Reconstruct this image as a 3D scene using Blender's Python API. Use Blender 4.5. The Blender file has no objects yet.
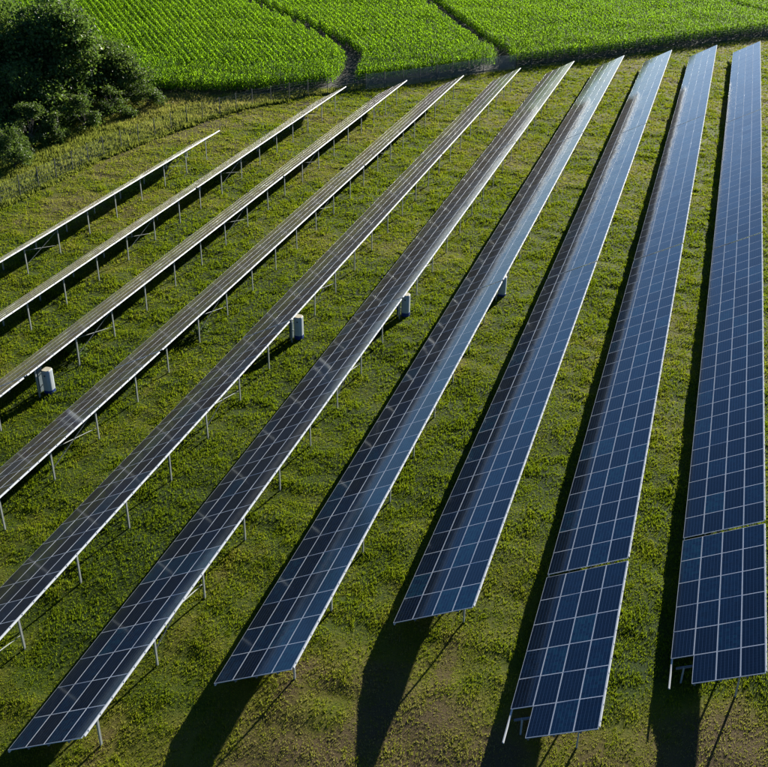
import bpy, bmesh, math, random
import numpy as np
from mathutils import Matrix, Vector

random.seed(7)
rng = np.random.default_rng(11)
R = math.radians
scene = bpy.context.scene
col = scene.collection

# ------------------------------------------------------------------ camera
CAM_H, YAW, PITCH, ROLL, FPX = 32.965, -17.181, 29.486, 0.864, 1028.27
cam_data = bpy.data.cameras.new('camera')
cam_data.sensor_width = 36.0
cam_data.lens = 36.0 * FPX / 768.0
cam_data.clip_end = 9000
cam = bpy.data.objects.new('camera', cam_data)
col.objects.link(cam)
_y, _p, _r = R(YAW), R(PITCH), R(ROLL)
fwd = Vector((math.sin(_y) * math.cos(_p), math.cos(_y) * math.cos(_p), -math.sin(_p)))
rgt = Vector((math.cos(_y), -math.sin(_y), 0))
upv = rgt.cross(fwd)
r2 = rgt * math.cos(_r) + upv * math.sin(_r)
u2 = upv * math.cos(_r) - rgt * math.sin(_r)
M = Matrix.Identity(4)
for i in range(3):
    M[i][0], M[i][1], M[i][2] = r2[i], u2[i], -fwd[i]
M[2][3] = CAM_H
cam.matrix_world = M
scene.camera = cam

# ------------------------------------------------------------------ sky and sun
SUN_DIR = Vector((0.814, 3.514, 1.0)).normalized()
elev = math.asin(SUN_DIR.z)
azim = math.atan2(SUN_DIR.x, SUN_DIR.y)
world = bpy.data.worlds.new('World')
scene.world = world
world.use_nodes = True
nt = world.node_tree
bg = nt.nodes['Background']
sky = nt.nodes.new('ShaderNodeTexSky')
sky.sky_type = 'NISHITA'
sky.sun_disc = False
sky.sun_elevation = elev
sky.sun_rotation = azim
sky.air_density = 0.8
sky.dust_density = 0.35
sky.ozone_density = 6.0
nt.links.new(sky.outputs[0], bg.inputs[0])
bg.inputs[1].default_value = 0.05
sun_data = bpy.data.lights.new('sun', 'SUN')
sun_data.energy = 5.0
sun_data.angle = R(0.53)
sun_data.color = (1.0, 0.94, 0.82)
sun = bpy.data.objects.new('sun', sun_data)
col.objects.link(sun)
sun.rotation_euler = SUN_DIR.to_track_quat('Z', 'Y').to_euler()
sun.location = (40, 200, 90)

vs = scene.view_settings
vs.view_transform = 'Standard'
vs.look = 'None'
vs.gamma = 1.0
vs.exposure = 1.7
vs.use_curve_mapping = False

# ------------------------------------------------------------------ helpers
def tag(o, label=None, cat=None, group=None, kind=None):
    if label: o['label'] = label
    if cat: o['category'] = cat
    if group: o['group'] = group
    if kind: o['kind'] = kind
    return o

def link(name, me, parent=None, loc=None, mat=None):
    o = bpy.data.objects.new(name, me)
    col.objects.link(o)
    if parent is not None: o.parent = parent
    if loc is not None: o.location = loc
    if mat is not None and me is not None and len(me.materials) == 0: me.materials.append(mat)
    return o

def empty(name, loc):
    o = bpy.data.objects.new(name, None)
    o.empty_display_size = 0.3
    o.location = loc
    col.objects.link(o)
    return o

def np_mesh(name, V, T, mat=None, attr=None, smooth=False):
    """V (n,3), T (m,3) triangles; attr: float per vertex called 'tone'."""
    V = np.ascontiguousarray(V, dtype=np.float32); T = np.ascontiguousarray(T, dtype=np.int32)
    me = bpy.data.meshes.new(name)
    me.vertices.add(len(V)); me.vertices.foreach_set('co', V.ravel())
    k = T.shape[1]
    me.loops.add(T.size); me.loops.foreach_set('vertex_index', T.ravel())
    me.polygons.add(len(T)); me.polygons.foreach_set('loop_start', np.arange(0, T.size, k, dtype=np.int32))
    if attr is not None:
        a = me.attributes.new('tone', 'FLOAT', 'POINT'); a.data.foreach_set('value', np.ascontiguousarray(attr, dtype=np.float32))
    if smooth: me.polygons.foreach_set('use_smooth', np.ones(len(T), dtype=bool))
    me.update(calc_edges=True)
    if mat: me.materials.append(mat)
    return me

class MB:
    """collects boxes, bars and tubes in one bmesh"""
    def __init__(s): s.bm = bmesh.new()
    def box(s, x0, x1, y0, y1, z0, z1, mi=0):
        v = [s.bm.verts.new(p) for p in [(x0,y0,z0),(x1,y0,z0),(x1,y1,z0),(x0,y1,z0),(x0,y0,z1),(x1,y0,z1),(x1,y1,z1),(x0,y1,z1)]]
        for f in [(0,3,2,1),(4,5,6,7),(0,1,5,4),(1,2,6,5),(2,3,7,6),(3,0,4,7)]:
            s.bm.faces.new([v[i] for i in f]).material_index = mi
        return s
    def bar(s, a, b, w, h, upref=(0,0,1), mi=0):
        a, b = Vector(a), Vector(b); d = (b - a).normalized(); up = Vector(upref)
        sx = d.cross(up)
        if sx.length < 1e-4: sx = d.cross(Vector((1,0,0)))
        sx.normalize(); sz = sx.cross(d).normalized()
        v = []
        for p in (a, b):
            for i, j in ((-1,-1),(1,-1),(1,1),(-1,1)): v.append(s.bm.verts.new(p + sx*(i*w/2) + sz*(j*h/2)))
        for f in [(0,3,2,1),(4,5,6,7),(0,1,5,4),(1,2,6,5),(2,3,7,6),(3,0,4,7)]:
            s.bm.faces.new([v[i] for i in f]).material_index = mi
        return s
    def tube(s, pts, rad, n=7, cap=True):
        rings = []
        for i, (p, r) in enumerate(zip(pts, rad)):
            p = Vector(p); q0 = Vector(pts[max(0, i-1)]); q1 = Vector(pts[min(len(pts)-1, i+1)])
            d = (q1 - q0).normalized(); a = d.orthogonal().normalized(); b = d.cross(a)
            rings.append([s.bm.verts.new(p + (a*math.cos(2*math.pi*k/n) + b*math.sin(2*math.pi*k/n))*r) for k in range(n)])
        for i in range(len(rings)-1):
            for k in range(n):
                s.bm.faces.new([rings[i][k], rings[i][(k+1)%n], rings[i+1][(k+1)%n], rings[i+1][k]])
        if cap:
            s.bm.faces.new(rings[0][::-1]); s.bm.faces.new(rings[-1])
        return s
    def mesh(s, name, mats=(), smooth=False):
        bmesh.ops.recalc_face_normals(s.bm, faces=s.bm.faces)
        me = bpy.data.meshes.new(name); s.bm.to_mesh(me); s.bm.free()
        for m in mats: me.materials.append(m)
        if smooth:
            for p in me.polygons: p.use_smooth = True
        return me

def vnoise(x, y, scale, seed):
    """value noise in 0..1, vectorised"""
    x = np.asarray(x, dtype=np.float64)/scale; y = np.asarray(y, dtype=np.float64)/scale
    xi = np.floor(x).astype(np.int64); yi = np.floor(y).astype(np.int64)
    fx = x - xi; fy = y - yi
    fx = fx*fx*(3-2*fx); fy = fy*fy*(3-2*fy)
    def h(a, b):
        n = (a*374761393 + b*668265263 + seed*974634777) & 0x7fffffff
        n = ((n ^ (n >> 13))*1274126177) & 0x7fffffff
        n = ((n ^ (n >> 16))*668265263) & 0x7fffffff
        return (n & 0xffff)/65535.0
    return (h(xi,yi)*(1-fx)+h(xi+1,yi)*fx)*(1-fy)+(h(xi,yi+1)*(1-fx)+h(xi+1,yi+1)*fx)*fy

def fbm(x, y, scale, seed, o=3):
    s = 0; a = 1; t = 0
    for k in range(o):
        s = s + a*vnoise(x, y, scale/2**k, seed+k*17); t += a; a *= 0.5
    return s/t

# ------------------------------------------------------------------ materials
def new_mat(name):
    m = bpy.data.materials.new(name); m.use_nodes = True
    n = m.node_tree.nodes; p = n['Principled BSDF']
    return m, m.node_tree, p

def ramp(nt, stops):
    r = nt.nodes.new('ShaderNodeValToRGB'); e = r.color_ramp.elements
    while len(e) < len(stops): e.new(0.5)
    for el, (pos, c) in zip(e, stops): el.position = pos; el.color = (*c, 1)
    return r

def noise(nt, scale, detail=4, rough=0.55, vec=None):
    n = nt.nodes.new('ShaderNodeTexNoise'); n.inputs['Scale'].default_value = scale
    n.inputs['Detail'].default_value = detail; n.inputs['Roughness'].default_value = rough
    if vec is not None: nt.links.new(vec, n.inputs['Vector'])
    return n

def leaf_mat(name, stops, trans=0.45, tcol=(0.25, 0.42, 0.03), rough=0.5, spec=0.4, tmul=1.6):
    m, nt, p = new_mat(name)
    at = nt.nodes.new('ShaderNodeAttribute'); at.attribute_name = 'tone'
    rp = ramp(nt, stops); nt.links.new(at.outputs['Fac'], rp.inputs[0])
    nt.links.new(rp.outputs[0], p.inputs['Base Color'])
    p.inputs['Roughness'].default_value = rough
    p.inputs['Specular IOR Level'].default_value = spec
    tr = nt.nodes.new('ShaderNodeBsdfTranslucent')
    mx = nt.nodes.new('ShaderNodeMix'); mx.data_type = 'RGBA'; mx.blend_type = 'MIX'
    mx.inputs[0].default_value = 0.5
    nt.links.new(rp.outputs[0], mx.inputs[6]); mx.inputs[7].default_value = (*tcol, 1)
    nt.links.new(mx.outputs[2], tr.inputs['Color'])
    ms = nt.nodes.new('ShaderNodeMixShader'); ms.inputs[0].default_value = trans
    nt.links.new(p.outputs[0], ms.inputs[1]); nt.links.new(tr.outputs[0], ms.inputs[2])
    nt.links.new(ms.outputs[0], nt.nodes['Material Output'].inputs['Surface'])
    return m

def metal_mat(name, c, metallic=0.5, rough=0.4, var=0.25):
    m, nt, p = new_mat(name)
    tc = nt.nodes.new('ShaderNodeTexCoord'); n = noise(nt, 3.0, 5, 0.6, tc.outputs['Object'])
    rp = ramp(nt, [(0.3, tuple(x*(1-var) for x in c)), (0.7, c)])
    nt.links.new(n.outputs['Fac'], rp.inputs[0]); nt.links.new(rp.outputs[0], p.inputs['Base Color'])
    p.inputs['Metallic'].default_value = metallic; p.inputs['Roughness'].default_value = rough
    return m

M_alu = metal_mat('aluminium_frame', (0.48, 0.52, 0.57), 0.3, 0.42, 0.12)
M_rail = metal_mat('aluminium_rail', (0.45, 0.47, 0.49), 0.1, 0.55, 0.15)
M_galv = metal_mat('galvanised_steel', (0.38, 0.41, 0.41), 0.4, 0.45, 0.25)
M_steel = metal_mat('dark_steel', (0.10, 0.115, 0.13), 0.2, 0.6, 0.25)
M_wire = metal_mat('fence_wire', (0.36, 0.40, 0.41), 0.2, 0.5, 0.2)
M_fpost = metal_mat('fence_post_paint', (0.035, 0.045, 0.04), 0.1, 0.6, 0.3)
M_white = metal_mat('white_enamel', (0.42, 0.47, 0.50), 0.0, 0.35, 0.08)
M_blue = metal_mat('blue_enamel', (0.012, 0.035, 0.20), 0.0, 0.4, 0.2)
M_tan = metal_mat('tan_cover', (0.46, 0.43, 0.33), 0.0, 0.55, 0.2)
M_black = metal_mat('black_plastic', (0.012, 0.012, 0.013), 0.0, 0.5, 0.2)
M_grey = metal_mat('grey_enclosure_shaded', (0.15, 0.20, 0.23), 0.1, 0.45, 0.2)  # grey darkened so the mounting panel carries its shadow in the colour
M_back = metal_mat('backsheet', (0.74, 0.75, 0.76), 0.0, 0.6, 0.05)

def pv_material():
    m, nt, p = new_mat('photovoltaic_glass')
    L = nt.links
    def math_(op, a, b=None, c=None):
        n = nt.nodes.new('ShaderNodeMath'); n.operation = op
        for i, v in enumerate((a, b, c)):
            if v is None: continue
            if isinstance(v, (int, float)): n.inputs[i].default_value = v
            else: L.new(v, n.inputs[i])
        return n.outputs[0]
    tc = nt.nodes.new('ShaderNodeTexCoord'); sp = nt.nodes.new('ShaderNodeSeparateXYZ')
    L.new(tc.outputs['Object'], sp.inputs[0])
    oi = nt.nodes.new('ShaderNodeObjectInfo')
    cx = math_('DIVIDE', math_('ADD', sp.outputs['X'], 0.4745), 0.949/6)
    cy = math_('DIVIDE', math_('ADD', sp.outputs['Y'], 0.82), 1.64/10)
    def line(c, w):      # 1 on a line at integer c
        f = math_('FRACT', math_('ADD', c, 0.5))
        d = math_('ABSOLUTE', math_('SUBTRACT', f, 0.5))
        return math_('LESS_THAN', d, w)
    gx, gy = line(cx, 0.05), line(cy, 0.008)
    bus = line(math_('MULTIPLY', cx, 3.0), 0.035)
    gap = math_('MAXIMUM', gx, gy)
    # cell colour: blue polycrystalline, a different tint for each module and each cell
    cell = nt.nodes.new('ShaderNodeCombineXYZ')
    L.new(math_('FLOOR', cx), cell.inputs[0]); L.new(math_('FLOOR', cy), cell.inputs[1]); L.new(math_('MULTIPLY', oi.outputs['Random'], 91.0), cell.inputs[2])
    wn = nt.nodes.new('ShaderNodeTexWhiteNoise'); L.new(cell.outputs[0], wn.inputs['Vector'])
    rp = ramp(nt, [(0.0, (0.0010, 0.0040, 0.012)), (0.5, (0.0013, 0.0070, 0.020)), (0.75, (0.0020, 0.0120, 0.034)), (1.0, (0.003, 0.030, 0.055))])
    L.new(math_('ADD', math_('MULTIPLY', oi.outputs['Random'], 0.75), math_('MULTIPLY', wn.outputs['Value'], 0.25)), rp.inputs[0])
    mx = nt.nodes.new('ShaderNodeMix'); mx.data_type = 'RGBA'
    L.new(math_('MULTIPLY', bus, 0.10), mx.inputs[0]); L.new(rp.outputs[0], mx.inputs[6]); mx.inputs[7].default_value = (0.16, 0.20, 0.27, 1)
    mx2 = nt.nodes.new('ShaderNodeMix'); mx2.data_type = 'RGBA'
    L.new(math_('MULTIPLY', gap, 0.32), mx2.inputs[0]); L.new(mx.outputs[2], mx2.inputs[6]); mx2.inputs[7].default_value = (0.07, 0.12, 0.22, 1)
    # thin dust film
    dn = noise(nt, 2.2, 6, 0.65, tc.outputs['Object'])
    mx3 = nt.nodes.new('ShaderNodeMix'); mx3.data_type = 'RGBA'
    L.new(math_('MULTIPLY', dn.outputs['Fac'], 0.006), mx3.inputs[0]); L.new(mx2.outputs[2], mx3.inputs[6]); mx3.inputs[7].default_value = (0.30, 0.28, 0.24, 1)
    L.new(mx3.outputs[2], p.inputs['Base Color'])
    p.inputs['Roughness'].default_value = 0.11
    p.inputs['Sheen Weight'].default_value = 0.034      # dust on the glass
    p.inputs['Sheen Roughness'].default_value = 0.22
    p.inputs['Sheen Tint'].default_value = (1.0, 0.84, 0.68, 1)
    p.inputs['Specular Tint'].default_value = (0.34, 0.70, 0.95, 1)      # blue anti-reflection coating
    p.inputs['IOR'].default_value = 1.34
    bp = nt.nodes.new('ShaderNodeBump'); bp.inputs['Strength'].default_value = 0.008; bp.inputs['Distance'].default_value = 0.02
    bn = noise(nt, 3.0, 2, 0.5, tc.outputs['Object']); L.new(bn.outputs['Fac'], bp.inputs['Height']); L.new(bp.outputs[0], p.inputs['Normal'])
    return m
M_pv = pv_material()

def ground_material():
    m, nt, p = new_mat('meadow_ground'); L = nt.links
    at = nt.nodes.new('ShaderNodeAttribute'); at.attribute_name = 'tone'      # dryness of the sward plus painted far backlight, 0 lush .. 1 bare
    tc = nt.nodes.new('ShaderNodeTexCoord')
    n1 = noise(nt, 6.0, 6, 0.65, tc.outputs['Object'])
    mm = nt.nodes.new('ShaderNodeMath'); mm.operation = 'MULTIPLY_ADD'; mm.inputs[1].default_value = 0.5
    L.new(n1.outputs['Fac'], mm.inputs[0])
    sb = nt.nodes.new('ShaderNodeMath'); sb.operation = 'SUBTRACT'; L.new(at.outputs['Fac'], sb.inputs[0]); sb.inputs[1].default_value = 0.25
    L.new(sb.outputs[0], mm.inputs[2])
    n3 = noise(nt, 28.0, 4, 0.7, tc.outputs['Object']); m3 = nt.nodes.new('ShaderNodeMath'); m3.operation = 'MULTIPLY_ADD'; m3.inputs[1].default_value = 0.55
    L.new(n3.outputs['Fac'], m3.inputs[0]); m4 = nt.nodes.new('ShaderNodeMath'); m4.operation = 'SUBTRACT'; L.new(mm.outputs[0], m4.inputs[0]); m4.inputs[1].default_value = 0.275; L.new(m4.outputs[0], m3.inputs[2])
    rp = ramp(nt, [(0.0, (0.012, 0.026, 0.003)), (0.35, (0.036, 0.056, 0.004)), (0.62, (0.085, 0.088, 0.010)), (0.80, (0.075, 0.062, 0.018)), (1.0, (0.066, 0.048, 0.023))])
    L.new(m3.outputs[0], rp.inputs[0]); L.new(rp.outputs[0], p.inputs['Base Color'])
    p.inputs['Roughness'].default_value = 0.95; p.inputs['Specular IOR Level'].default_value = 0.1
    b = nt.nodes.new('ShaderNodeBump'); b.inputs['Strength'].default_value = 0.7; b.inputs['Distance'].default_value = 0.06
    n2 = noise(nt, 9.0, 6, 0.7, tc.outputs['Object']); L.new(n2.outputs['Fac'], b.inputs['Height']); L.new(b.outputs[0], p.inputs['Normal'])
    return m
M_ground = ground_material()

def soil_material():
    m, nt, p = new_mat('field_soil'); L = nt.links
    tc = nt.nodes.new('ShaderNodeTexCoord'); n1 = noise(nt, 3.0, 6, 0.65, tc.outputs['Object'])
    rp = ramp(nt, [(0.3, (0.008, 0.008, 0.005)), (0.7, (0.018, 0.017, 0.009))]); L.new(n1.outputs['Fac'], rp.inputs[0])
    L.new(rp.outputs[0], p.inputs['Base Color']); p.inputs['Roughness'].default_value = 0.95
    return m
M_soil = soil_material()

M_grass = leaf_mat('grass_blades', [(0.0, (0.026, 0.074, 0.005)), (0.30, (0.060, 0.118, 0.007)), (0.55, (0.145, 0.175, 0.011)), (0.76, (0.195, 0.180, 0.026)), (0.88, (0.200, 0.145, 0.055)), (1.0, (0.240, 0.185, 0.100))], 0.48, (0.25, 0.32, 0.006), 0.8, 0.05)
M_tall = leaf_mat('tall_grass_blades', [(0.0, (0.045, 0.09, 0.012)), (0.5, (0.12, 0.145, 0.025)), (0.8, (0.25, 0.21, 0.07)), (1.0, (0.33, 0.24, 0.12))], 0.45, (0.32, 0.34, 0.05), 0.7, 0.08)
M_corn = leaf_mat('maize_leaves', [(0.0, (0.022, 0.070, 0.006)), (0.5, (0.046, 0.122, 0.007)), (1.0, (0.10, 0.165, 0.010))], 0.6, (0.42, 0.76, 0.012), 0.7, 0.10)
M_tree = leaf_mat('tree_leaves', [(0.0, (0.018, 0.046, 0.015)), (0.6, (0.048, 0.095, 0.024)), (1.0, (0.095, 0.120, 0.026))], 0.40, (0.18, 0.30, 0.03), 0.55, 0.15)
M_bush = leaf_mat('bush_leaves', [(0.0, (0.020, 0.050, 0.012)), (0.6, (0.045, 0.085, 0.018)), (1.0, (0.095, 0.125, 0.03))], 0.38, (0.16, 0.25, 0.03), 0.55, 0.15)
def bark_material():
    m, nt, p = new_mat('bark'); L = nt.links
    tc = nt.nodes.new('ShaderNodeTexCoord'); n1 = noise(nt, 8.0, 6, 0.7, tc.outputs['Object'])
    rp = ramp(nt, [(0.3, (0.03, 0.024, 0.018)), (0.7, (0.09, 0.075, 0.055))]); L.new(n1.outputs['Fac'], rp.inputs[0])
    L.new(rp.outputs[0], p.inputs['Base Color']); p.inputs['Roughness'].default_value = 0.9
    return m
M_bark = bark_material()

# ------------------------------------------------------------------ layout constants
X0, PITCHX = 5.8435, 6.0422          # high edge of the rightmost row, row spacing
ZH, TAU = 2.7265, R(28.634)          # height of the high edge, table tilt
CT, ST = math.cos(TAU), math.sin(TAU)
FENCE = [(-60.9, 62.0), (-60.7, 75.7), (-60.3, 83.2), (-60.0, 92.2), (-58.6, 99.8), (-56.6, 108.8), (-53.6, 117.0), (-49.6, 123.0), (-44.5, 128.4), (-38.9, 134.0), (-29.7, 146.2), (-19.0, 157.0), (-7.0, 170.6), (7.0, 186.0), (20.0, 200.0)]
EDGE = [(-150, 150), (-100, 138.0), (-69.5, 117.0), (-56.0, 121.4), (-46.2, 130.0), (-40.0, 136.0), (-33.6, 143.0), (-27.3, 150.8), (-17.2, 160.8), (-6, 173.6), (8, 189.2), (25, 207), (60, 240)]
EX = np.array([e[0] for e in EDGE], float); EY = np.array([e[1] for e in EDGE], float)
FX = np.array([f[0] for f in FENCE]); FY = np.array([f[1] for f in FENCE])

def in_view(x, y, z, m):
    """rough test with a generous margin m (radians) used only to keep point counts down"""
    d = np.stack([x, y, z - CAM_H], -1)
    f_ = d @ np.array(fwd); a = np.abs(d @ np.array(r2))/np.maximum(f_, 0.1); b = np.abs(d @ np.array(u2))/np.maximum(f_, 0.1)
    lim = 384.0/FPX + m
    return (f_ > 1) & (a < lim) & (b < lim)

# ------------------------------------------------------------------ ground (one sheet to the horizon)
def hump(x, y):
    return 0.24*(fbm(x, y, 4.2, 3, 3) - 0.5) + 0.12*(vnoise(x*0.8, y*1.2, 1.3, 9) - 0.5)

def dry_and_backlit(x, y):
    d = 0.17 + 1.05*(fbm(x, y, 6.0, 21, 4) - 0.48) + 0.30*(fbm(x, y, 0.9, 23, 2) - 0.5)
    d += 0.0036*np.clip(y - 30, 0, 110)                                  # yellower far turf, with the backlit brightening of the distance painted in
    d += 1.2*np.exp(-(((x + 5.0)/8.5)**2 + ((y - 25.0)/7.0)**2))*(0.25 + 1.4*fbm(x, y, 2.2, 5, 3))   # worn turning place at the near row ends
    d += 0.8*np.exp(-(((x - 5.5)/3.2)**2 + ((y - 32.0)/3.2)**2))
    d += 0.30*np.exp(-((x + 57)/5.0)**2)*(y > 70)                         # unmown strip beside the fence
    for rowi in range(10):                                               # trodden soil round the post feet
        fxp = X0 - rowi*PITCHX - 0.78
        d += 0.30*np.exp(-((x - fxp)/0.45)**2)*np.clip(fbm(x, y, 3.0, 40 + rowi, 2)*3 - 1.35, 0, 1)
    return np.clip(d, 0, 1)

gx = np.concatenate([[-4000, -1500, -600, -300, -180, -120], np.arange(-90, 22.01, 0.36), [40, 80, 160, 300, 600, 1500, 4000]])
gy = np.concatenate([[-3000, -800, -200, -60, -10, 6], np.arange(14, 196, 0.5), [204, 220, 260, 330, 500, 900, 1800, 5000]])
GX, GY = np.meshgrid(gx, gy)
inside = (GX > -89) & (GX < 21) & (GY > 14.5) & (GY < 195)
GZ = np.where(inside, hump(GX, GY), 0)
nxg = len(gx); idx = np.arange(GX.size).reshape(GX.shape)
quads = np.stack([idx[:-1, :-1], idx[:-1, 1:], idx[1:, 1:], idx[1:, :-1]], -1).reshape(-1, 4)
gm = np_mesh('ground', np.stack([GX, GY, GZ], -1).reshape(-1, 3), quads, M_ground, np.where(inside, dry_and_backlit(GX, GY), 0.3).ravel(), True)
tag(link('ground', gm), kind='structure')

# bare soil under the maize
sv = []; sn = 40
sx_ = np.linspace(-150, 60, 106); sy0 = np.interp(sx_, EX, EY) - 0.3
V = np.concatenate([np.stack([sx_, sy0, np.full_like(sx_, 0.07)], -1), np.stack([sx_, np.full_like(sx_, 330), np.full_like(sx_, 0.07)], -1)])
n_ = len(sx_); q = np.stack([np.arange(n_-1), np.arange(1, n_), n_+np.arange(1, n_), n_+np.arange(n_-1)], -1)
tag(link('field_soil', np_mesh('field_soil', V, q, M_soil)), kind='structure')

# ------------------------------------------------------------------ solar tables
MOD_W, MOD_L, MOD_T = 1.0, 1.692, 0.038       # across the slope, along the row, thickness
PU, PV_ = 1.0130, 1.7000                      # module pitch across / along
FR = 0.018
mb = MB(); mb.box(-MOD_W/2+FR, MOD_W/2-FR, -MOD_L/2+FR, MOD_L/2-FR, -0.010, -0.0012, 0)
me_glass = mb.mesh('solar_module', (M_pv, M_back))
for p_ in me_glass.polygons:
    if p_.normal.z < -0.5: p_.material_index = 1
mb = MB()
mb.box(-MOD_W/2, -MOD_W/2+FR, -MOD_L/2, MOD_L/2, -MOD_T, 0)
mb.box(MOD_W/2-FR, MOD_W/2, -MOD_L/2, MOD_L/2, -MOD_T, 0)
mb.box(-MOD_W/2+FR, MOD_W/2-FR, -MOD_L/2, -MOD_L/2+FR, -MOD_T, -0.0006)
mb.box(-MOD_W/2+FR, MOD_W/2-FR, MOD_L/2-FR, MOD_L/2, -MOD_T, -0.0006)
me_frame = mb.mesh('module_frame', (M_alu,))

def slope_pt(u, n=0.0):       # point at distance u below the high edge, n above the module plane
    return (-u*CT - n*ST, -u*ST + n*CT)

struct_cache = {}
def structure(nmod):
    if nmod in struct_cache: return struct_cache[nmod]
    Lt = nmod*PV_
    s = {}
    def purlin(u, w, h, n, ext=0.0):
        x, z = slope_pt(u, n)
        m = MB(); m.bar((x, -ext, ZH+z), (x, Lt+ext, ZH+z), w, h, (-ST, 0, CT)); return m.mesh('purlin', (M_steel,))
    s['edge_rail'] = None
    x, z = slope_pt(-0.022, -0.046)
    m = MB(); m.bar((x, -0.02 + 0.16, ZH+z), (x, Lt+0.01, ZH+z), 0.035, 0.085, (-ST, 0, CT))
    # small clamp blocks every half module stand proud of the rail
    for k in range(nmod*2):
        yk = 0.43 + k*PV_/2
        xa, za = slope_pt(-0.047, -0.03)
        m.bar((xa, yk-0.03, ZH+za), (xa, yk+0.03, ZH+za), 0.02, 0.05, (-ST, 0, CT))
    s['edge_rail'] = m.mesh('edge_rail', (M_rail,))
    s['purlins'] = [purlin(u, 0.06, 0.09, -MOD_T-0.048) for u in (0.75, 1.85, 2.95)]
    xl, zl = slope_pt(4*PU-0.035, -MOD_T-0.040)
    m = MB(); m.bar((xl, -0.02, ZH+zl), (xl, Lt+0.02, ZH+zl), 0.05, 0.07, (-ST, 0, CT)); s['low_rail'] = m.mesh('low_rail', (M_rail,))
    # posts
    n_span = max(2, round((Lt - 3.9)/4.6))
    ys = [1.95 + k*(Lt-3.9)/n_span for k in range(n_span+1)]
    if nmod < 10: ys = [1.25 + k*(Lt-2.5)/2 for k in range(3)]
    s['ys'] = ys
    ur, uf = 0.78/CT, 3.05/CT
    xr, zr = slope_pt(ur, -MOD_T-0.10); xf, zf = slope_pt(uf, -MOD_T-0.10)
    s['xr'], s['xf'] = xr, xf
    def cpost(top):           # C-profile post
        m = MB(); m.box(-0.035, 0.035, -0.055, -0.048, -0.15, top); m.box(-0.035, -0.028, -0.048, 0.055, -0.15, top); m.box(0.028, 0.035, -0.048, 0.055, -0.15, top)
        return m.mesh('post', (M_galv,))
    s['rear'] = cpost(ZH+zr-0.03); s['front'] = cpost(ZH+zf-0.03)
    m = MB(); xa, za = slope_pt(0.30, -MOD_T-0.145); xb, zb = slope_pt(3.85, -MOD_T-0.145)
    m.bar((xa, 0, ZH+za), (xb, 0, ZH+zb), 0.06, 0.10, (0, 1, 0)); s['rafter'] = m.mesh('rafter', (M_steel,))
    dy = ys[1]-ys[0]
    m = MB(); m.bar((xr-0.06, 0, 0.75), (xr-0.06, dy, ZH+zr-0.2), 0.012, 0.055, (1, 0, 0)); s['braceA'] = m.mesh('cross_brace', (M_galv,))
    m = MB(); m.bar((xr-0.08, 0, ZH+zr-0.2), (xr-0.08, dy, 0.75), 0.012, 0.055, (1, 0, 0)); s['braceB'] = m.mesh('cross_brace', (M_galv,))
    struct_cache[nmod] = s
    return s

ROT_TILT = -TAU
def build_table(row, y0, nmod, sy, label, missing=()):
    """row 0 = rightmost. Empty on the ground under the high edge at the near end."""
    t = empty('solar_table', (X0 - row*PITCHX, y0, 0)); t.scale = (1, sy, 1)
    tag(t, label, 'solar array', 'solar panel table sections standing in ten rows')
    s = structure(nmod)
    for i in range(4):
        for j in range(nmod):
            if (i, j) in missing: continue
            xx, zz = slope_pt((i+0.5)*PU - 0.007)
            mo = link('solar_module', me_glass, t, (xx, (j+0.5)*PV_, ZH+zz))
            mo.rotation_euler = (random.gauss(0, 0.0022), ROT_TILT + random.gauss(0, 0.0022), 0)
            link('module_frame', me_frame, mo)
    link('edge_rail', s['edge_rail'], t); link('low_rail', s['low_rail'], t)
    for pm in s['purlins']: link('purlin', pm, t)
    ys = s['ys']
    for k, yy in enumerate(ys):
        a = link('rear_post', s['rear'], t, (s['xr'], yy, 0)); b = link('front_post', s['front'], t, (s['xf'], yy, 0))
        a.rotation_euler = (random.gauss(0, 0.008), random.gauss(0, 0.006), 0)
        link('rafter', s['rafter'], t, (0, yy, 0))
    if nmod > 10:
        for k in (1, len(ys)-3):
            link('cross_brace', s['braceA'], t, (0, ys[k], 0)); link('cross_brace', s['braceB'], t, (0, ys[k], 0))
    return t

ORD = ['rightmost', 'second', 'third', 'fourth', 'fifth', 'sixth', 'seventh', 'eighth', 'ninth', 'tenth']
def row_name(r): return 'rightmost panel row' if r == 0 else ('leftmost short panel row beside the fence' if r == 9 else ORD[r] + ' panel row from the right')
# row: list of table edges (near .. far)
ROWS = {0: (33.55, [44.15, 85.2, 126.55, 168.0]),
        1: (28.55, [39.15, 80.5, 121.65, 162.7]),
        2: (33.60, [74.45, 115.6, 156.7]),
        3: (27.75, [68.55, 109.6, 150.45]),
        4: (22.1, [63.2, 103.8, 144.3]),
        5: (16.6, [57.3, 97.0, 137.45]),
        6: (10.0, [50.6, 90.9, 130.6]),
        7: (4.9, [45.0, 85.3, 125.55]),
        8: (39.4, [79.6, 119.75]),
        9: (56.9, [97.0])}
GAP = 0.22
for r, (y0, edges) in ROWS.items():
    ya = y0
    for k, ye in enumerate(edges):
        n = 6 if (ye - ya) < 20 else 24
        length = ye - ya - (GAP if k < len(edges)-1 else 0)
        nt_ = len(edges)
        if n == 6: lab = f'short front section with one missing corner panel, {row_name(r)}'
        elif nt_ == 1: lab = f'single long section of the {row_name(r)}'
        elif k == nt_-1: lab = f'far end section of the {row_name(r)}, nearest the maize'
        elif k == 0: lab = f'near end section of the {row_name(r)}'
        else:
            lab = f'middle section of the {row_name(r)}' if (nt_ == 3) else f'{"nearer" if k == 1 else "farther"} long middle section of the {row_name(r)}'
        build_table(r, ya, n, length/(n*PV_), lab, missing={(3, 0)} if n == 6 else ())
        ya = ye

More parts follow.
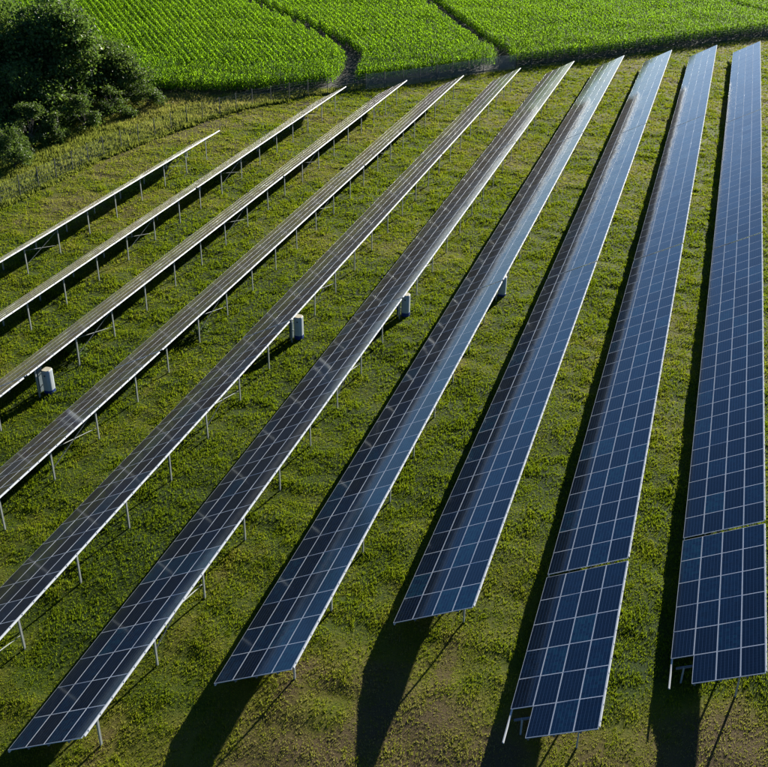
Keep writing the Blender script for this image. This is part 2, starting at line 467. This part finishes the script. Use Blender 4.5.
# ------------------------------------------------------------------ inverter cabinets at the table joints
def rounded_ring(w, d, rad, n=6):
    pts = []
    for cx_, cy_, a0 in ((w/2-rad, d/2-rad, 0), (-w/2+rad, d/2-rad, 90), (-w/2+rad, -d/2+rad, 180), (w/2-rad, -d/2+rad, 270)):
        for k in range(n):
            a = R(a0 + 90*k/(n-1)); pts.append((cx_+rad*math.cos(a), cy_+rad*math.sin(a)))
    return pts
def loft(sections, name, mat):
    bm = bmesh.new(); rings = []
    for z, w, d, rad in sections: rings.append([bm.verts.new((x, y, z)) for x, y in rounded_ring(w, d, rad)])
    n = len(rings[0])
    for a, b in zip(rings, rings[1:]):
        for k in range(n): bm.faces.new([a[k], a[(k+1)%n], b[(k+1)%n], b[k]])
    bm.faces.new(rings[0][::-1]); bm.faces.new(rings[-1])
    bmesh.ops.recalc_face_normals(bm, faces=bm.faces)
    me = bpy.data.meshes.new(name); bm.to_mesh(me); bm.free(); me.materials.append(mat)
    return me
me_cb = loft([(0.30, 0.60, 0.66, 0.22), (1.62, 0.60, 0.66, 0.22), (1.66, 0.56, 0.62, 0.20)], 'body', M_white)
me_cbase = loft([(-0.05, 0.62, 0.68, 0.23), (0.30, 0.62, 0.68, 0.23)], 'base_band', M_blue)
me_lid = loft([(1.662, 0.54, 0.60, 0.19), (1.70, 0.50, 0.56, 0.17)], 'lid', M_tan)
mb = MB(); mb.box(-0.02, 0.09, -0.350, -0.322, 1.33, 1.41); me_vent = mb.mesh('vent_slot', (M_black,))
me_plate = loft([(-0.1, 0.16, 0.50, 0.05), (1.75, 0.16, 0.50, 0.05)], 'mounting_panel', M_grey)
mb = MB(); mb.box(-0.45, -0.29, -0.03, 0.03, 0.5, 0.56).box(-0.45, -0.29, -0.03, 0.03, 1.3, 1.36); me_brk = mb.mesh('bracket', (M_galv,))
for r, y, where in ((7, 47.7, 'white inverter cabinet with blue base under the eighth row from the right'),
             (5, 60.0, 'white inverter cabinet with blue base under the sixth row from the right'),
             (4, 66.0, 'white inverter cabinet with blue base under the fifth row from the right'),
             (3, 71.6, 'white inverter cabinet with blue base under the fourth row from the right')):
    c = empty('inverter_cabinet', (X0 - r*PITCHX - 0.50, y, 0)); tag(c, where, 'inverter', 'inverter cabinets at the table joints')
    link('body', me_cb, c); link('base_band', me_cbase, c); link('lid', me_lid, c); link('vent_slot', me_vent, c)
    pl = link('mounting_panel', me_plate, c, (-0.52, -0.10, 0)); link('bracket', me_brk, c)

# ------------------------------------------------------------------ wire mesh fence
fence = empty('mesh_fence', (FENCE[0][0], FENCE[0][1], 0))
tag(fence, 'grey wire mesh fence with dark posts along the field edge', 'fence')
seg = np.hypot(np.diff(FX), np.diff(FY)); cum = np.concatenate([[0], np.cumsum(seg)])
nf = int(cum[-1]//2.75); st = np.linspace(0, cum[-1], nf+1)
px_ = np.interp(st, cum, FX); py_ = np.interp(st, cum, FY)
mb = MB(); mb.box(-0.035, 0.035, -0.035, 0.035, -0.3, 2.12).box(-0.045, 0.045, -0.045, 0.045, 2.12, 2.15); me_fp = mb.mesh('fence_post', (M_fpost,))
def wire_panel(nv, wv, nh_, wh):
    mb = MB()
    for k in range(nv): xx = 0.02 + k*0.96/(nv-1); mb.box(xx-wv, xx+wv, -0.006, -0.001, 0.06, 2.02)
    for k in range(nh_): zz = 0.08 + k*1.93/(nh_-1); mb.box(0.012, 0.988, -0.001, 0.005, zz-wh, zz+wh)
    return mb.mesh('mesh_panel', (M_wire,))
me_fw = wire_panel(14, 0.0006, 7, 0.0016); me_fw_dense = wire_panel(40, 0.0011, 20, 0.003)
for k in range(nf+1):
    o = link('fence_post', me_fp, fence, (px_[k]-FENCE[0][0], py_[k]-FENCE[0][1], 0)); o.rotation_euler = (random.gauss(0, .012), random.gauss(0, .012), 0)
    if k < nf:
        dx, dy = px_[k+1]-px_[k], py_[k+1]-py_[k]
        o = link('mesh_panel', me_fw_dense if -44 < px_[k] < -29 else me_fw, fence, (px_[k]-FENCE[0][0], py_[k]-FENCE[0][1], 0))
        o.rotation_euler = (0, 0, math.atan2(dy, dx)); o.scale = (math.hypot(dx, dy), 1, 1)

# ------------------------------------------------------------------ short grass
def tufts(x, y, z0, h, wid, tone, nb, lean=0.55):
    """nb blades (one triangle each) at each point"""
    n = len(x)
    Vs = np.zeros((n, nb, 3, 3), np.float32)
    ang = rng.uniform(0, 2*np.pi, (n, nb)); off = rng.uniform(0, 1, (n, nb))**0.5*wid[:, None]*1.6; oa = rng.uniform(0, 2*np.pi, (n, nb))
    bx = x[:, None] + np.cos(oa)*off; by = y[:, None] + np.sin(oa)*off
    ww = wid[:, None]*rng.uniform(0.35, 0.75, (n, nb)); hh = h[:, None]*rng.uniform(0.5, 1.2, (n, nb)); ln = hh*rng.normal(0, lean, (n, nb))
    ca, sa = np.cos(ang), np.sin(ang)
    Vs[:, :, 0, 0] = bx - ca*ww; Vs[:, :, 0, 1] = by - sa*ww; Vs[:, :, 0, 2] = z0[:, None] - 0.02
    Vs[:, :, 1, 0] = bx + ca*ww; Vs[:, :, 1, 1] = by + sa*ww; Vs[:, :, 1, 2] = z0[:, None] - 0.02
    Vs[:, :, 2, 0] = bx - sa*ln; Vs[:, :, 2, 1] = by + ca*ln; Vs[:, :, 2, 2] = z0[:, None] + hh
    t = np.clip(np.repeat(tone[:, None], nb, 1) + rng.normal(0, 0.19, (n, nb)), 0, 1)
    return Vs.reshape(-1, 3), np.repeat(t.reshape(-1), 3)
def tri_mesh(name, V, tone, mat): return np_mesh(name, V, np.arange(len(V)).reshape(-1, 3), mat, tone)

N = 2150000
x = rng.uniform(-64, 13, N); y = 15 + rng.uniform(0, 1, N)*172
ok = in_view(x, y, np.zeros(N), 0.06) & (y < np.interp(x, FX, FY) - 0.1) & (x > np.interp(y, FY, FX) + 0.1)
x, y = x[ok], y[ok]
dist = np.sqrt(x*x + y*y + CAM_H**2)
keep = rng.uniform(0, 1, len(x)) < np.clip((50/dist)**1.75, 0, 1)*(0.45 + 0.55*np.clip(fbm(x, y, 0.9, 77, 2)*2.2 - 0.55, 0, 1))
dr = dry_and_backlit(x, y)
keep &= rng.uniform(0, 1, len(x)) > 0.3*np.clip(dr - 0.6, 0, 1)
x, y, dist, dr = x[keep], y[keep], dist[keep], dr[keep]
cl = fbm(x, y, 0.8, 77, 2)
sc = np.clip(dist/60, 0.75, 2.4)
h = (0.06 + 0.16*np.clip(cl - 0.30, 0, 1))*(1.15 - 0.35*dr)*np.sqrt(sc)*rng.uniform(0.7, 1.3, len(x))
tone = np.clip(dr*1.0 + (0.30 + 0.7*np.clip(dr - 0.4, 0, 1))*(vnoise(x, y, 0.5, 31) - 0.5) + 0.06, 0, 1)
V, t = tufts(x, y, hump(x, y), h, 0.044*sc, tone, 3)
print('grass tufts', len(x))
tag(link('grass', tri_mesh('grass', V, t, M_grass)), 'short uneven green and yellow meadow grass between the panel rows', 'grass', kind='stuff')

# ------------------------------------------------------------------ rough tall grass behind the fence
N = 60000
x = rng.uniform(-72, -44, N); y = rng.uniform(66, 132, N)
fx_at = np.interp(y, FY, FX); fy_at = np.interp(x, FX, FY)
beyond = (x < fx_at - 0.1)
ok = beyond & (y < np.interp(x, EX, EY) - 0.4) & in_view(x, y, np.zeros(N), 0.08)
band = (np.abs(x - fx_at) < 0.7) & (y < 121) & in_view(x, y, np.zeros(N), 0.08)
ok |= band
x, y, band = x[ok], y[ok], band[ok]
dr = np.clip(0.33 + 0.9*(fbm(x, y, 4.0, 51, 3) - 0.45) + 0.35*np.exp(-((y-116)/7)**2) - 0.35*np.exp(-((y-80)/12)**2), 0, 1)
dr = np.where(band, dr*0.25, dr)
h = np.where(band, 0.45, 0.55)*rng.uniform(0.4, 1.1, len(x))*(0.5 + fbm(x, y, 2.0, 61, 2))
V, t = tufts(x, y, np.full(len(x), 0.0), h, np.full(len(x), 0.13), dr, 5, 0.35)
tag(link('tall_grass', tri_mesh('tall_grass', V, t, M_tall)), 'rough tall dry grass and weeds behind the wire fence', 'tall grass', kind='stuff')
print('tall', len(x))

# ------------------------------------------------------------------ maize field
TRACKS = [[(-112, 211), (-80, 177.5), (-66, 163.5), (-53.5, 149.5), (-48.6, 141), (-46.0, 129)],
          [(-70, 227), (-50, 189), (-37.2, 165.3), (-30.2, 153.5), (-29, 149)],
          [(-12, 223), (2, 208), (9, 199.5), (20, 186)]]
TW = [1.25, 1.2, 1.0]
def seg_dist(x, y, poly):
    d = np.full(len(x), 1e9)
    for (ax, ay), (bx, by) in zip(poly, poly[1:]):
        ex, ey = bx-ax, by-ay; tt = np.clip(((x-ax)*ex + (y-ay)*ey)/(ex*ex+ey*ey), 0, 1)
        d = np.minimum(d, np.hypot(x-ax-tt*ex, y-ay-tt*ey))
    return d
edge_len = np.concatenate([[0], np.cumsum(np.hypot(np.diff(EX), np.diff(EY)))])
HEAD = 8.5
pts = []; az = []
step = 0.21
s_all = np.arange(0, edge_len[-1], step)
ex_, ey_ = np.interp(s_all, edge_len, EX), np.interp(s_all, edge_len, EY)
tx, ty = np.gradient(ex_), np.gradient(ey_); tl = np.hypot(tx, ty); tx, ty = tx/tl, ty/tl
ker = np.ones(61)/61
txs = np.convolve(np.pad(tx, 30, 'edge'), ker, 'valid'); tys = np.convolve(np.pad(ty, 30, 'edge'), ker, 'valid')
for k in range(int(HEAD/0.75)+1):
    o_ = 0.2 + k*0.75
    pts.append(np.stack([ex_ - tys*o_, ey_ + txs*o_], -1)); az.append(rng.uniform(0, 6.28, len(ex_)))
# main rows: a fan of lines leaving the headland, about 0.95 m apart
bx_ = np.concatenate([[-69.5 - 62*0.775], EX[2:]]); by_ = np.concatenate([[117.0 - 62*0.63], EY[2:]])
blen = np.concatenate([[0], np.cumsum(np.hypot(np.diff(bx_), np.diff(by_)))])
s_ = 0.0
while s_ < blen[-1]:
    ax, ay = np.interp(s_, blen, bx_), np.interp(s_, blen, by_)
    qx_, qy_ = np.interp(s_ + 0.5, blen, bx_) - ax, np.interp(s_ + 0.5, blen, by_) - ay
    f_ = np.clip((ax + 69)/69.0, 0, 1)
    th = R(39.3)*(1-f_) + R(21.7)*f_
    d = np.array([-math.sin(th), math.cos(th)])
    cr_ = abs(qx_*d[1] - qy_*d[0])/max(math.hypot(qx_, qy_), 1e-6)
    s_ += (0.90 - 0.14*f_)/max(cr_, 0.3)
    L_ = np.arange(0, 150 if ax < -69 else 112, step)
    pts.append(np.stack([ax + d[0]*L_, ay + d[1]*L_], -1)); az.append(math.atan2(d[1], d[0]) + rng.normal(0, 0.45 + 0.5*f_, len(L_)))
nh = int(HEAD/0.75)+1
AZ = np.concatenate(az); P = np.concatenate(pts); ishead = np.concatenate([np.full(len(p_), i < nh) for i, p_ in enumerate(pts)])
ey_at = np.interp(P[:, 0], EX, EY)
edge_d = seg_dist(P[:, 0], P[:, 1], EDGE)
ok = in_view(P[:, 0], P[:, 1], np.full(len(P), 1.2), 0.035) & (P[:, 1] > ey_at) & (ishead | (edge_d > HEAD + 0.4))
for tr_, w_ in zip(TRACKS, TW): ok &= seg_dist(P[:, 0], P[:, 1], tr_) > w_ + 0.25*(vnoise(P[:, 0], P[:, 1], 2.5, 5) - 0.5)
P = P[ok]; AZ = AZ[ok]
ok = (vnoise(P[:, 0], P[:, 1], 1.6, 88) > 0.06) & (rng.uniform(0, 1, len(P)) > 0.05)
P = P[ok]; AZ = AZ[ok]
P = P + rng.normal(0, 0.03, P.shape)
n = len(P); print('maize plants', n)
NL = 6
hs = (2.25 + 0.8*(fbm(P[:, 0], P[:, 1], 5.0, 92, 3) - 0.5))*rng.uniform(0.9, 1.08, n)
a0 = AZ
Vc = np.zeros((n, NL, 5, 3), np.float32); tc_ = np.zeros((n, NL, 5), np.float32)
base_tone = np.clip(0.45 + 1.1*(fbm(P[:, 0], P[:, 1], 9.0, 95, 4) - 0.5) + rng.normal(0, 0.10, n), 0, 1)
for k in range(NL):
    hz = hs*(0.30 + 0.62*k/(NL-1)); a = a0 + (k % 2)*np.pi + rng.normal(0, 0.3, n)
    ln = (0.74 - 0.24*abs(k/(NL-1) - 0.35))*rng.uniform(0.8, 1.2, n)*np.where(k == NL-1, 0.75, 1)
    up_ = ln*rng.uniform(0.35, 0.65, n); dn_ = ln*rng.uniform(-0.25, 0.35, n) + (0.25*ln if k >= NL-2 else 0)
    w = 0.056*rng.uniform(0.85, 1.25, n)
    dx, dy = np.cos(a), np.sin(a); qx, qy = -dy, dx
    m1 = 0.45*ln; m2 = ln*0.95
    for vi, (rr, zz, ww) in enumerate(((0.0*ln, 0*ln, 0.55), (0.0*ln, 0*ln, -0.55), (m1, up_, 1.0), (m1, up_, -1.0), (m2, dn_, 0.0))):
        Vc[:, k, vi, 0] = P[:, 0] + dx*rr + qx*w*ww; Vc[:, k, vi, 1] = P[:, 1] + dy*rr + qy*w*ww; Vc[:, k, vi, 2] = hz + zz
    tc_[:, k, :] = np.clip(base_tone + 0.25*(k/(NL-1) - 0.5) + rng.normal(0, 0.06, n), 0, 1)[:, None]
bi = (np.arange(n*NL)*5)[:, None, None]
T = (bi + np.array([[0, 1, 3], [0, 3, 2], [2, 3, 4]])[None]).reshape(-1, 3)
tag(link('maize_crop', np_mesh('maize_crop', Vc.reshape(-1, 3), T, M_corn, tc_.reshape(-1))), 'tall green maize in rows filling the field behind the fence', 'maize', kind='stuff')

# ------------------------------------------------------------------ trees and bushes
def crown_mesh(name, lobes, nclump, nleaf, lsize, mat, seed, clump_r=0.9):
    rg = np.random.default_rng(seed)
    L = np.array(lobes, float)                         # cx cy cz rx ry rz
    vol = L[:, 3]*L[:, 4]*L[:, 5]
    li = rg.choice(len(L), nclump, p=vol/vol.sum())
    d = rg.normal(size=(nclump, 3)); d /= np.linalg.norm(d, axis=1)[:, None]
    rad = rg.uniform(0.3, 1.15, nclump)**0.7
    c = L[li, :3] + d*rad[:, None]*L[li, 3:6]
    c = c[c[:, 2] > 0.15]; nclump = len(c)
    cr = clump_r*rg.uniform(0.55, 1.3, nclump)
    cnt = nleaf
    p = np.repeat(c, cnt, 0) + rg.normal(size=(nclump*cnt, 3))*np.repeat(cr, cnt)[:, None]*np.array([0.75, 0.75, 0.5])
    p = p[p[:, 2] > 0.05]; n = len(p)
    nn = rg.normal(size=(n, 3)) + np.array([0, 0, 0.9]); nn /= np.linalg.norm(nn, axis=1)[:, None]
    a = np.cross(nn, rg.normal(size=(n, 3))); a /= np.linalg.norm(a, axis=1)[:, None]; b = np.cross(nn, a)
    s = lsize*rg.uniform(0.55, 1.25, n)[:, None]
    V = np.stack([p - a*s, p - b*s*0.55 + nn*s*0.12, p + a*s, p + b*s*0.55 + nn*s*0.12], 1).reshape(-1, 3)
    ct = rg.uniform(0.1, 0.9, nclump); tone = np.repeat(np.clip(np.repeat(ct, cnt)[:n] + rg.normal(0, 0.15, n), 0, 1), 4)
    return np_mesh(name, V, np.arange(n*4).reshape(-1, 4), mat, tone)

def make_tree(name, label, cat, x, y, h, lobes, nclump, nleaf, lsize, mat, seed, trunk_r, group=None, clump_r=0.9):
    t = empty(name, (x, y, 0)); tag(t, label, cat, group)
    rr = random.Random(seed); m = MB()
    top = h*0.62
    pts_ = [(0, 0, -0.2)]; 
    for k in range(1, 6): pts_.append((rr.gauss(0, 0.03*h*k/5), rr.gauss(0, 0.03*h*k/5), top*k/5))
    m.tube(pts_, [trunk_r*(1.15 - 0.85*k/5) for k in range(6)], 9)
    for lb in lobes:
        kk = rr.randint(1, 4); a = Vector(pts_[kk]); b = Vector(lb[:3]) + Vector((0, 0, lb[5]*0.3)); mid = (a+b)/2 + Vector((rr.gauss(0, .3), rr.gauss(0, .3), 0.4))*(h/12)
        m.tube([a, mid, b], [trunk_r*0.5, trunk_r*0.32, trunk_r*0.08], 6)
        for q_ in range(3):
            e_ = b + Vector((rr.uniform(-1, 1)*lb[3], rr.uniform(-1, 1)*lb[4], rr.uniform(-.2, .8)*lb[5]))*0.7
            m.tube([mid, (mid+e_)/2 + Vector((0, 0, 0.05*h)), e_], [trunk_r*0.25, trunk_r*0.16, trunk_r*0.04], 5)
    link('trunk', m.mesh('trunk', (M_bark,), True), t)
    link('crown', crown_mesh('crown', lobes, nclump, nleaf, lsize, mat, seed, clump_r), t)
    return t

def spread(seed, n, rx, ry, z0, z1, lo, hi):
    q = random.Random(seed); out = []
    for k in range(n):
        a = q.uniform(0, 2*math.pi); rr = q.uniform(0.25, 1.0)**0.6; z = q.uniform(z0, z1); r = q.uniform(lo, hi)
        f = 1.0 - 0.55*((z - z0)/(z1 - z0))**2
        out.append((math.cos(a)*rr*rx*f, math.sin(a)*rr*ry*f, z, r*q.uniform(0.8, 1.2), r*q.uniform(0.8, 1.2), r*q.uniform(0.65, 1.0)))
    return out
TG = 'trees at the left field corner'
make_tree('broadleaf_tree', 'big dark broadleaf tree in the upper left corner', 'tree', -75.0, 105.0, 14, spread(1, 18, 6.2, 5.2, 2.0, 11.6, 1.6, 3.2) + [(0, 0, 6.0, 5.0, 4.6, 4.6), (2.5, -2, 4.0, 4.0, 3.4, 3.4)], 1150, 44, 0.23, M_tree, 101, 0.38, TG, 0.8)
make_tree('broadleaf_tree', 'tall dark broadleaf tree at the left frame edge behind the bushes', 'tree', -83.0, 103.5, 15, spread(2, 17, 5.8, 5.0, 3.0, 12.5, 1.7, 3.3) + [(0, 0, 7.0, 5.0, 5.0, 5.5)], 950, 48, 0.21, M_tree, 102, 0.4, TG, 0.85)
make_tree('broadleaf_tree', 'smaller lighter green tree standing at the maize corner', 'tree', -70.6, 112.0, 8, spread(3, 12, 3.8, 3.4, 1.2, 6.4, 1.2, 2.2) + [(0, 0, 3.6, 3.2, 3.0, 2.8)], 560, 46, 0.17, M_bush, 103, 0.2, TG, 0.65)
make_tree('broadleaf_tree', 'dark low crowned tree filling the shade below the big tree', 'tree', -74.5, 96.8, 8, spread(4, 14, 5.4, 3.0, 1.2, 6.2, 1.4, 2.5) + [(3.5, 2.0, 2.8, 3.2, 2.6, 2.6), (-2, 0, 3.4, 4.0, 2.6, 3.0)], 760, 46, 0.20, M_tree, 104, 0.26, TG, 0.8)
BUSH = [(-67.6, 87.2, 3.9, 1.8, 'rounded green bush behind the fence at the left frame edge'),
        (-66.0, 85.6, 2.0, 1.5, 'low spreading bush in front of the rounded bush by the fence'),
        (-68.6, 92.6, 4.6, 1.25, 'slender tall sapling bush second from the left frame edge'),
        (-66.9, 95.2, 3.2, 1.2, 'pale leafy bush between the slender sapling and the fence corner'),
        (-66.8, 100.2, 3.8, 1.5, 'leafy green bush below the big tree trunk'),
        (-66.6, 105.6, 3.4, 1.7, 'broad bush at the right foot of the tree group'),
        (-65.2, 111.5, 2.4, 1.7, 'low yellowish bush beside the dry grass near the maize corner')]
for i, (bx, by, bh, br, lab) in enumerate(BUSH):
    make_tree('bush', lab, 'bush', bx, by, bh, spread(50+i, 12, br*1.25, br*1.1, bh*0.1, bh*1.0, br*0.16, br*0.46), int(60 + 26*br*bh/3), 30, 0.12, M_bush, 200+i, 0.07, 'bushes behind the fence', 0.38)

# a few leafy weeds under the tables
for i, (wx, wy, lab) in enumerate(((-31.6, 58.2, 'leafy weed under the seventh row beside a post'), (-37.9, 52.6, 'leafy weed under the eighth row beside the inverter cabinet'))):
    t = empty('weed_plant', (wx, wy, 0)); tag(t, lab, 'weed')
    m = MB(); [m.tube([(0.1*math.cos(k), 0.1*math.sin(k), -0.05), (0.3*math.cos(k), 0.3*math.sin(k), 0.7)], [0.012, 0.006], 5) for k in range(0, 6, 2)]
    link('stem', m.mesh('stem', (M_bark,)), t)
    link('foliage', crown_mesh('foliage', [(0, 0, 0.4, 0.6, 0.6, 0.4)], 14, 26, 0.10, M_bush, 300+i, 0.3), t)
